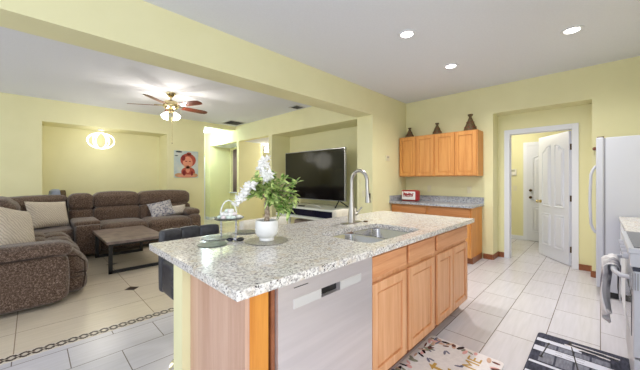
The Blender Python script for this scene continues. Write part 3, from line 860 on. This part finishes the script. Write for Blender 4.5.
# potted plant
px, py, pz = 1.055, 1.52, .916
t = thing('potted_plant', (px, py, pz), 'leafy green plant with white blossoms in a white pot on the island', 'plant')
MB().lathe([(.044, 0), (.047, .004), (.045, .018), (.058, .03), (.070, .05), (.072, .09), (.070, .128), (.064, .128), (.064, .11), (.002, .108)], (px, py, pz), 36).build('pot', M['ceramic'], t, True)
MB().lathe([(.062, .105), (.055, .113), (.01, .118)], (px, py, pz), 24).build('soil', M['soil'], COL.objects[len(COL.objects)-1], True)
mb = MB()
tp = [Vector((px, py, pz+.11)), Vector((px+.004, py-.003, pz+.17)), Vector((px+.0, py+.004, pz+.23)), Vector((px+.008, py-.006, pz+.29)), Vector((px+.004, py-.004, pz+.33))]
mb.tube(tp, [.019, .017, .015, .013, .009], 10)
lf = MB()
def leaf(mb, p, d, ln, wd, tw):
    d = d.normalized(); sd = d.cross(Vector((0, 0, 1)));
    if sd.length < 1e-3: sd = Vector((1, 0, 0))
    sd.normalize(); up = sd.cross(d)
    sd = (sd*math.cos(tw)+up*math.sin(tw)).normalized(); up = sd.cross(d)
    rows = []
    for i in range(6):
        f = i/5; wv = wd*math.sin(PI*(f*.92+.04))**.8*.5*(1.05-.3*f)
        c = p + d*ln*f - Vector((0, 0, 1))*ln*.25*f*f
        rows.append([mb.bm.verts.new(c-sd*wv+up*.15*wv), mb.bm.verts.new(c), mb.bm.verts.new(c+sd*wv+up*.15*wv)])
    for a, b in zip(rows, rows[1:]):
        for j in range(2): mb.bm.faces.new((a[j], a[j+1], b[j+1], b[j]))
Rv = Vector((.702, -.712, 0)); Fv = Vector((.712, .702, 0)); Uz = Vector((0, 0, 1))
P0 = Vector((px, py, pz))
br = [(-.10, .02, .36), (-.05, -.06, .40), (-.08, .07, .33), (.03, .03, .42), (.07, -.05, .38), (.20, .02, .37), (.13, .06, .31), (.11, -.06, .25),
      (.14, .02, .20), (.06, .08, .22), (-.07, -.05, .28), (.08, .02, .31), (.05, -.08, .33), (.10, -.02, .17), (.00, .09, .36), (.17, -.03, .30), (.03, -.07, .26), (-.11, .0, .27), (.17, .03, .24), (.16, -.04, .19), (.19, .0, .27), (.10, .05, .36), (.12, -.03, .40), (.06, .06, .26), (.09, -.08, .21), (-.12, .03, .34)]
for (a, b, c) in br:
    s0 = tp[2].lerp(tp[4], rnd.random())
    e0 = P0 + Rv*a + Fv*b + Uz*c
    mid = s0.lerp(e0, .5) + Uz*.025
    cv = [s0.lerp(mid, f/4).lerp(mid.lerp(e0, f/4), f/4) for f in range(5)]
    mb.tube(cv, [.004, .0035, .003, .0025, .002], 6)
    for k in range(19):
        f = .25+.75*k/18
        p = s0.lerp(mid, f).lerp(mid.lerp(e0, f), f)
        dr = (e0-s0).normalized()*.6 + Vector((rnd.uniform(-1.1, 1.1), rnd.uniform(-1.1, 1.1), rnd.uniform(-.6, .9)))
        leaf(lf, p, dr, rnd.uniform(.042, .062), rnd.uniform(.024, .034), rnd.uniform(-.8, .8))
mb.build('trunk', M['bark'], t, True)
lf.build('foliage', M['leaf'], t, True)
fl = MB(); st = MB()
def flower(c, r):
    ax = Vector((rnd.uniform(-1, 1), rnd.uniform(-1, 1), rnd.uniform(-.3, 1))).normalized()
    q = ax.to_track_quat('Z', 'Y')
    for k in range(5):
        a = 2*PI*k/5
        d = q @ Vector((math.cos(a), math.sin(a), .25))
        m_ = d.to_track_quat('X', 'Z').to_matrix().to_4x4()
        r_ = bmesh.ops.create_uvsphere(fl.bm, u_segments=8, v_segments=6, radius=r*.55)
        bmesh.ops.transform(fl.bm, matrix=Matrix.Translation(c+d*r*.5) @ m_ @ Matrix.Diagonal((1, .8, .35, 1)), verts=r_['verts'])
for k in range(26):
    f = k/25
    c = P0 + Rv*(-.012+.012*math.sin(f*7)+rnd.uniform(-.028, .028)) + Fv*rnd.uniform(-.02, .02) + Uz*(.385+.14*f)
    flower(c, .029*(1.1-.3*f))
st.tube([P0+Uz*.30, P0-Rv*.01+Uz*.42, P0-Rv*.012+Uz*.52], .003, 6)
for k in range(28):
    f = k/27
    c = P0 + Rv*(-.075-.095*f+rnd.uniform(-.02, .02)) + Fv*(-.05+rnd.uniform(-.02, .02)) + Uz*(.355-.06*f-.05*f*f+rnd.uniform(-.022, .022))
    flower(c, .026)
st.tube([P0+Uz*.32, P0-Rv*.06-Fv*.05+Uz*.39, P0-Rv*.17-Fv*.05+Uz*.25], .003, 6)
fl.build('blossoms', M['petal'], t, True)
st.build('flower_stem', M['leaf'], t, True)

# ------------------------------------------------------------------ bar stools
def stool(loc, m, label, w=.43):
    t = thing('bar_stool', loc, label, 'stool')
    x, y, z = loc
    h = w/2
    MB().puff(x-h+.01, x+h-.01, y-.42, y+.02, .56, .67, .045, .012).build('seat', m, t, True)
    # curved back shell with three vertical channels
    for k in range(3):
        a0 = -h+k*w/3; a1 = a0+w/3
        def crv(u): return .03-.05*(2*u-1)**2
        u_ = (k+.5)/3
        yc = y+crv(u_); ang = {0: .20, 1: 0.0, 2: -.20}[k]
        MB().puff(x+a0-.004, x+a1+.004, yc-.035, yc+.03, .50, .938, .018, .006, RZ(ang), 10).build('back_panel', m, t, True)
    for s_ in (-1, 1):
        MB().puff(x+s_*(h-.03)-.028, x+s_*(h-.03)+.028, y-.26, y+.0, .50, .74, .03, .004).build('side_wing', m, t, True)
    MB().cyl((x, y-.2, .02), (x, y-.2, .56), .03, 20).build('column', M['chrome'], t, True)
    MB().lathe([(.21, 0), (.21, .008), (.19, .014), (.04, .03), (.03, .035)], (x, y-.2, 0), 36).build('base', M['chrome'], t, True)
    pts = [(x+.15*math.cos(a), y-.28+.15*math.sin(a), .28) for a in [PI+.3+i*(PI-.6)/14 for i in range(15)]]
    MB().tube([(x-.02, y-.2, .28)]+pts+[(x+.02, y-.2, .28)], .010, 8).build('foot_rest', M['chrome'], t, True)
stool((.86, 2.24, 0), M['leather'], 'black leather bar stool at the left end of the island')
stool((1.53, 2.24, 0), M['cream'], 'cream bar stool behind the flower pot', .50)
stool((2.70, 2.24, 0), M['cream'], 'cream bar stool behind the faucet', .40)

# ------------------------------------------------------------------ television and console
t = thing('tv_console', (3.95, 4.2, 0), 'white console with dark drawers standing under the television', 'console')
BX(3.72, 4.55, 3.25, 5.05, .73, .765).build('top', M['wgloss'], t, bevel=.004)
for (a, b) in ((3.28, 3.83), (3.84, 4.39), (4.40, 5.02)):
    BX(3.74, 3.76, a, b, .60, .725).build('drawer_front', M['navy'], t, bevel=.003)
BX(3.76, 4.50, 3.27, 5.03, .585, .73).build('drawer_box', M['wgloss'], t)
BX(3.73, 4.50, 3.27, 5.03, .545, .585).build('rail', M['wgloss'], t)
for y in (3.29, 4.60, 4.99):
    for x in (3.76, 4.47): BX(x-.02, x+.02, y-.02, y+.02, 0, .545).build('leg', M['wgloss'], t)
BX(3.74, 4.48, 3.28, 5.02, .10, .13).build('shelf', M['wgloss'], t)
t = thing('grey_pouf', (4.1, 4.05, .13), 'grey upholstered box on the console\'s lower shelf', 'box')
MB().puff(3.80, 4.40, 3.62, 4.52, .13, .50, .05, .01).build('box_body', M['tabletop'], t, True)
t = thing('television', (4.2, 4.36, .765), 'large black flat-screen television on the white console', 'television')
BX(4.185, 4.235, 3.455, 5.27, .885, 1.93).build('housing', M['silver'], t, bevel=.004)
BX(4.181, 4.186, 3.475, 5.255, .90, 1.915).build('screen', M['screen'], t)
for y in (3.62, 5.08):
    MB().tube([(4.03, y-.05, .772), (4.20, y, .90)], .012, 8).tube([(4.40, y-.05, .772), (4.20, y, .90)], .012, 8).build('foot', M['black'], t)
t = thing('cable_tray', (3.9, 4.35, .765), 'small dark remote on the white console top', 'remote')
BX(3.86, 3.91, 4.28, 4.45, .765, .785).build('body', M['black'], t, bevel=.004)
tag(MB().tube([(3.9, 4.05+.22*math.cos(a), .772+.035*math.sin(a)) for a in [PI*i/16 for i in range(17)]], .008, 8).build('wire_arch', M['silver'], None, True), 'silver arched wire stand on the console before the television', 'stand')

# ------------------------------------------------------------------ sectional sofa
S = thing('sectional_sofa', (.2, 6.4, 0), 'brown chenille reclining sectional sofa along the living room walls', 'sofa')
so = M['sofa']
def P_(name, *a, **k):
    return MB().puff(*a, **k).build(name, so, S, True)
# right run (facing -Y)
BX(.50, 2.56, 6.30, 7.28, .05, .34).build('base', M['sofa_seam'], S)
for (a, b, e) in ((.84, 1.59, 1.59), (1.59, 2.40, 2.61)):
    P_('seat_cushion', a+.004, b-.004, 6.16, 6.98, .30, .52, r=.085, bulge=.025)
    P_('front_panel', a+.004, b-.004, 6.14, 6.34, .07, .40, r=.06, bulge=.02)
    P_('lumbar_cushion', a+.004, e-.004, 6.82, 7.10, .46, .78, r=.07, bulge=.025)
    P_('back_cushion', a+.004, e-.004, 6.85, 7.22, .75, 1.05, r=.09, bulge=.03)
P_('armrest', 2.37, 2.60, 6.16, 7.20, .06, .56, r=.08, bulge=.02)
P_('armrest_pad', 2.35, 2.63, 6.30, 7.05, .53, .67, r=.07, bulge=.01)
P_('back_shell', .50, 2.56, 7.12, 7.30, .05, .98, r=.06, bulge=0)
# storage console
P_('console', .50, .835, 6.05, 6.95, .05, .55, r=.04, bulge=.005)
P_('console_lid', .49, .84, 6.12, 6.85, .51, .61, r=.04, bulge=.008)
P_('back_cushion', .485, .825, 6.85, 7.20, .74, 1.035, r=.07, bulge=.02)
P_('lumbar_cushion', .485, .825, 6.85, 7.10, .50, .76, r=.06, bulge=.02)
# corner wedge, its back across the corner
MB().prism([(-.55, 5.95), (.30, 5.95), (.49, 6.25), (.49, 7.2), (-.55, 7.2)], .05, .36).build('base', M['sofa_seam'], S)
MB().prism([(-.50, 5.93), (.26, 5.93), (.495, 6.20), (.495, 7.0), (-.50, 7.0)], .30, .50).build('seat_cushion', so, S, bevel=.05)
cw = RZ(PI/4)
P_('back_cushion', .02-.55, .02+.55, 6.86-.16, 6.86+.16, .45, 1.02, r=.09, bulge=.02, rot=cw)
# left run (facing +X)
BX(-.95, .26, 4.05, 5.95, .05, .34).build('base', M['sofa_seam'], S)
for (a, b) in ((4.20, 5.05), (5.05, 5.93)):
    m_ = (a+b)/2
    for (c, d) in ((a, m_), (m_, b)):
        P_('seat_cushion', -.20, .16, c+.004, d-.004, .30, .525, r=.08, bulge=.025)
        P_('knee_cushion', .08, .40, c+.004, d-.004, .27, .50, r=.10, bulge=.025)
    P_('front_panel', .20, .46, a+.004, b-.004, .16, .41, r=.11, bulge=.03)
    P_('foot_panel', .14, .455, a+.004, b-.004, .03, .25, r=.09, bulge=.02)
    dx = -.14 if a < 5 else 0
    P_('lumbar_cushion', -.45+dx, -.12+dx, a+.004, b-.004, .44, .78, r=.10, bulge=.025)
    P_('back_cushion', -.52+dx, -.13+dx, a+.004, b-.004, .74, 1.06, r=.14, bulge=.03)
    P_('back_shell', -.95, -.40, a, b, .05, 1.0, r=.08, bulge=.0)
# near arm
P_('armrest', -.95, .235, 3.955, 4.22, .04, .58, r=.045, bulge=.006)
P_('armrest_pad', -.95, .30, 3.93, 4.25, .50, .655, r=.075, bulge=.012)
MB().tube([(-.95, 3.945, .525), (-.3, 3.93, .525), (.1, 3.93, .53), (.22, 3.95, .545), (.29, 4.0, .565), (.295, 4.1, .57)], .008, 8).build('piping', M['sofa_seam'], S, True)
MB().tube([(.24, 4.192, .47), (.36, 4.185, .45), (.425, 4.185, .38), (.43, 4.185, .22), (.41, 4.185, .09)], .007, 8).build('seam', M['sofa_seam'], S, True)
MB().tube([(.26, 4.19, .265), (.36, 4.182, .265), (.44, 4.19, .26)], .007, 8).build('seam', M['sofa_seam'], S, True)
P_('arm_front', .14, .275, 3.965, 4.215, .06, .50, r=.05, bulge=.012)

# pillows
def pillow(name, c, w_, h_, th, rot, m, label):
    mb = MB()
    n = 16
    def sh(u, v, s_):
        a, b = 2*u-1, 2*v-1
        x = a*w_/2*(1-.06*(1-b*b)) ; z = b*h_/2*(1-.06*(1-a*a))
        t_ = th/2*((1-a**4)*(1-b**4))**.6
        return Vector((x, s_*t_, z))
    for s_ in (-1, 1):
        mb.grid(lambda u, v: Vector(c)+rot @ sh(u, v, s_), n, n)
    bmesh.ops.remove_doubles(mb.bm, verts=mb.bm.verts, dist=1e-4)
    o = mb.build(name, m, None, True)
    # keep texture coordinates local to the pillow
    o.data.transform(Matrix.Translation(-Vector(c))); o.location = c
    return tag(o, label, 'pillow')
pillow('throw_pillow', (-.17, 4.40, .775), .60, .52, .20, RZ(PI/4+.25) @ RX(-.30) @ RY(.28), M['pil'], 'cream chevron pillow leaning behind the sofa\'s near arm')
pillow('throw_pillow', (.20, 6.58, .725), .68, .45, .16, RZ(PI/4-.05) @ RX(-.28) @ RY(.08), M['pil'], 'cream chevron pillow in the sofa\'s corner seat')
pillow('throw_pillow', (1.95, 6.68, .68), .46, .40, .13, RZ(-.25) @ RX(-.7) @ RY(-.25), M['pil2'], 'blue grey printed pillow on the sofa\'s right seat')
pillow('throw_pillow', (2.26, 6.66, .635), .36, .22, .20, RZ(-.2) @ RX(-.3) @ RY(-.1), M['pil3'], 'small ivory ribbed pillow beside the sofa\'s right arm')

# tower heater behind the corner
t = thing('tower_fan', (.37, 7.72, 0), 'grey tower fan with rounded top showing above the sofa back', 'fan')
MB().lathe([(.13, 0), (.13, .02), (.10, .04), (.10, .05)], (.37, 7.72, 0), 28).build('base', M['black'], t, True)
MB().lathe([(.09, .05), (.105, .10), (.105, .98), (.09, 1.08), (.05, 1.115), (.01, 1.12)], (.33, 7.72, 0), 28).build('casing', mat('blue_grey_plastic', srgb(150, 160, 184), .4), t, True)
MB().puff(.39, .49, 7.65, 7.79, .05, 1.095, .03, 0).build('grille', M['rust'], t, True)

# ------------------------------------------------------------------ coffee table
t = thing('coffee_table', (1.09, 5.42, 0), 'coffee table with grey-brown stone top and black sled frames', 'table')
BX(.715, 1.46, 4.76, 6.10, .415, .452).build('tabletop', M['tabletop'], t, bevel=.003)
BX(.75, 1.43, 4.80, 6.06, .385, .415).build('apron', M['blackm'], t)
for y in (4.83, 6.0):
    MB().box(.745, .79, y-.022, y+.022, 0, .40).box(1.39, 1.435, y-.022, y+.022, 0, .40).box(.745, 1.435, y-.022, y+.022, 0, .04).build('sled_leg', M['blackm'], t, bevel=.002)

# ------------------------------------------------------------------ wall picture
t = thing('wall_picture', (2.74, 7.44, 1.70), 'square painting of a red figure on pale blue, on the yellow wall', 'picture')
BX(2.45, 3.03, 7.42, 7.45, 1.36, 2.03).build('canvas', noise_mat('canvas_pale_blue', srgb(178, 196, 200), srgb(206, 210, 204), (5, 5, 5), .8, p=(.35, .6)), t)
def flat(parts, m, nm, y):
    for (cx, cz, a, b) in parts:
        mb = MB()
        p = [(cx+a*math.cos(2*PI*i/20), cz+b*math.sin(2*PI*i/20)) for i in range(20)]
        v0 = [mb.bm.verts.new((x_, y, z_)) for x_, z_ in p]; v1 = [mb.bm.verts.new((x_, 7.4205, z_)) for x_, z_ in p]
        mb.bm.faces.new(v0)
        for i in range(20): mb.bm.faces.new((v0[i], v0[(i+1) % 20], v1[(i+1) % 20], v1[i]))
        mb.build(nm, m, t)
flat([(2.78, 1.80, .19, .17), (2.78, 1.50, .17, .13), (2.80, 1.96, .06, .04)], mat('paint_red', srgb(178, 78, 62), .7), 'painted_figure', 7.4190)
flat([(2.77, 1.74, .12, .155), (2.77, 1.57, .05, .09), (2.74, 1.40, .22, .04)], mat('paint_salmon', srgb(222, 150, 122), .7), 'painted_light', 7.4180)
flat([(2.73, 1.77, .026, .012), (2.82, 1.77, .026, .012), (2.775, 1.655, .03, .011), (2.68, 1.48, .04, .07), (2.87, 1.47, .03, .06), (2.66, 1.85, .05, .07)], mat('paint_dark_red', srgb(128, 32, 34), .7), 'painted_dark', 7.4170)
flat([(2.56, 1.42, .10, .05), (2.93, 1.42, .09, .05)], mat('paint_ochre', srgb(196, 150, 106), .7), 'painted_ground', 7.4185)
flat([(2.56, 2.0, .08, .022), (2.5, 1.9, .04, .012)], mat('paint_black', srgb(52, 62, 66), .7), 'painted_marks', 7.4185)

# ------------------------------------------------------------------ ring pendant
t = thing('ring_pendant', (1.06, 7.72, 2.405), 'glowing white pendant of crossed rings hanging in the wall niche', 'lamp')
cx, cy, cz = 1.06, 7.72, 2.15
MB().lathe([(.06, 0), (.06, .02), (.02, .03)], (cx, cy, 2.375), 24).build('canopy', M['white'], t, True)
MB().cyl((cx, cy, cz+.2), (cx, cy, 2.39), .004, 8).build('cord', M['white'], t)
for k, (a, tl, rw) in enumerate(((.2, 0, .25), (1.0, .25, .22), (1.9, -.25, .22), (2.6, 0, .25), (2.2, .5, .21), (.7, -.5, .21))):
    pts = []
    for i in range(32):
        th = 2*PI*i/32
        u_ = rw*math.cos(th); v_ = .185*math.sin(th)
        u_, v_ = u_*math.cos(tl)-v_*math.sin(tl), (u_*math.sin(tl)+v_*math.cos(tl))*.9
        pts.append((cx+u_*math.cos(a), cy+u_*math.sin(a), cz+v_))
    MB().tube(pts, .009, 8, closed=True).build('ring', M['ring'], t, True)
point('ring_pendant_light', (1.0, 7.1, 2.0), 6.5, (1, .97, .9), .3)

# ------------------------------------------------------------------ ceiling fan
fx, fy = 1.72, 5.38
t = thing('ceiling_fan', (fx, fy, CE), 'brass ceiling fan with reddish wooden blades and a lit lamp cluster', 'fan')
MB().lathe([(.075, CE), (.07, CE-.03), (.03, CE-.075), (.02, CE-.08)], (fx, fy, 0)).build('canopy', M['brass'], t, True)
MB().cyl((fx, fy, CE-.20), (fx, fy, CE-.06), .014, 14).build('downrod', M['brass'], t, True)
MB().lathe([(.05, 2.69), (.10, 2.68), (.125, 2.65), (.125, 2.585), (.10, 2.555), (.05, 2.54), (.05, 2.50), (.035, 2.485)], (fx, fy, 0)).build('motor', M['brass'], t, True)
for dg in (51, -21, -93, 195, 123):
    th = math.radians(dg) + math.radians(44.6-90)
    rm = RZ(th)
    bl = MB()
    poly = [(.20, -.055), (.34, -.066), (.58, -.072), (.655, -.055), (.68, 0), (.655, .055), (.58, .072), (.34, .066), (.20, .055)]
    bl.prism(poly, -.004, .004)
    bmesh.ops.transform(bl.bm, matrix=Matrix.Translation((fx, fy, 2.60)) @ rm.to_4x4() @ Matrix.Rotation(math.radians(-12), 4, 'X'), verts=bl.bm.verts)
    b = bl.build('blade', M['fan_b'], t)
    ar = MB().box(.10, .26, -.018, .018, -.006, .006)
    bmesh.ops.transform(ar.bm, matrix=Matrix.Translation((fx, fy, 2.608)) @ rm.to_4x4(), verts=ar.bm.verts)
    ar.build('blade_bracket', M['brass'], b)
for k in range(4):
    a = 2*PI*k/4+.5
    d = Vector((math.cos(a), math.sin(a), 0))
    s0 = Vector((fx, fy, 2.495)); e0 = s0+d*.085-Uz*.02
    MB().tube([s0, s0+d*.05+Uz*.005, e0], .008, 8).build('lamp_arm', M['brass'], t, True)
    mb = MB().lathe([(.018, 0), (.026, -.02), (.045, -.06), (.058, -.095), (.052, -.10), (.002, -.085)], (0, 0, 0), 20)
    bmesh.ops.transform(mb.bm, matrix=Matrix.Translation(e0) @ Matrix.Rotation(.55, 4, Vector((d.y, -d.x, 0))), verts=mb.bm.verts)
    mb.build('lamp_shade', M['glow'], t, True)
    point('fan_bulb', e0 + d*.13 - Uz*.10, 7, WARM, .03)
MB().cyl((fx+.02, fy, 1.96), (fx+.02, fy, 2.49), .003, 6).sphere((fx+.02, fy, 1.95), .010, u=8, v=6).build('pull_chain', M['brass'], t)

# ------------------------------------------------------------------ downlights and vents
dl = None
for (x, y), lab in (((2.762, 1.444), 'recessed ceiling downlight nearest the beam, above the island'), ((3.952, 1.428), 'recessed ceiling downlight farthest back, towards the wall cabinets'), ((3.87, .207), 'recessed ceiling downlight on the right, towards the refrigerator')):
    if dl is None:
        t = dl = thing('downlight', (x, y, CE), lab, 'light', 'recessed kitchen downlights')
        MB().lathe([(.058, -.001), (.095, -.001), (.092, -.008), (.066, -.010), (.058, -.004)], (x, y, CE), 32, False).build('trim_ring', M['white'], t, True)
        MB().lathe([(.060, -.003), (.060, -.005), (.002, -.005)], (x, y, CE), 32).build('lens', M['down'], t, True)
    else:
        copy_thing(dl, (x, y, CE), lab)
    a = area('downlight_lamp', (x, y, CE-.03), .10, 14, (1, .98, .95)); a.data.shape = 'DISK'; a.data.spread = math.radians(150)
def vent(x0, x1, y0, y1, label):
    t = thing('ceiling_vent', ((x0+x1)/2, (y0+y1)/2, CE), label, 'vent')
    MB().box(x0, x1, y0, y0+.03, CE-.012, CE).box(x0, x1, y1-.03, y1, CE-.012, CE).box(x0, x0+.03, y0, y1, CE-.012, CE).box(x1-.03, x1, y0, y1, CE-.012, CE).build('frame', M['ventw'], t, bevel=.003)
    BX(x0+.03, x1-.03, y0+.03, y1-.03, CE-.003, CE).build('backing', M['ventg'], t)
    mb = MB(); n = int((y1-y0-.06)/.035)
    for k in range(n):
        yy = y0+.03+(k+.5)*(y1-y0-.06)/n
        mb.box(x0+.03, x1-.03, yy-.008, yy+.008, CE-.010, CE-.006, RX(.6))
    mb.box((x0+x1)/2-.012, (x0+x1)/2+.012, y0+.03, y1-.03, CE-.012, CE-.004)
    mb.build('slats', M['ventg'], t)
vent(3.56, 4.02, 6.72, 7.22, 'large square ceiling vent over the hall opening')
vent(3.78, 4.03, 4.40, 4.66, 'small ceiling vent above the television wall')

# ------------------------------------------------------------------ hall, dining and laundry lamps
t = thing('hall_light', (3.55, 8.4, CE), 'bright round flush ceiling light in the hall', 'light')
MB().lathe([(.16, 0), (.16, -.03), (.15, -.04)], (3.55, 8.4, CE), 28).build('rim', M['white'], t, True)
MB().lathe([(.148, -.03), (.14, -.07), (.09, -.10), (.005, -.11)], (3.55, 8.4, CE), 28).build('glass_dome', M['hallg'], t, True)
point('hall_lamp', (3.6, 8.4, 2.55), 34, (.72, .92, 1.0), .12)
t = thing('dining_pendant', (4.55, 6.55, 2.395), 'warm cream drum pendant glimpsed beyond the television wall\'s opening', 'lamp')
t.location = (5.15, 7.30, 2.395)
MB().cyl((5.15, 7.30, 2.33), (5.15, 7.30, 2.395), .008, 10).build('rod', M['brass'], t)
MB().lathe([(.14, 0), (.14, .02), (.12, .15), (.115, .15), (.13, .01)], (5.15, 7.30, 2.16), 28, False).build('drum_shade', M['hallg'], t, True)
point('dining_lamp', (5.6, 6.7, 1.9), 22, WARM, .15)
point('laundry_lamp', (6.5, 1.5, 2.3), 22, (1, .95, .86), .15)
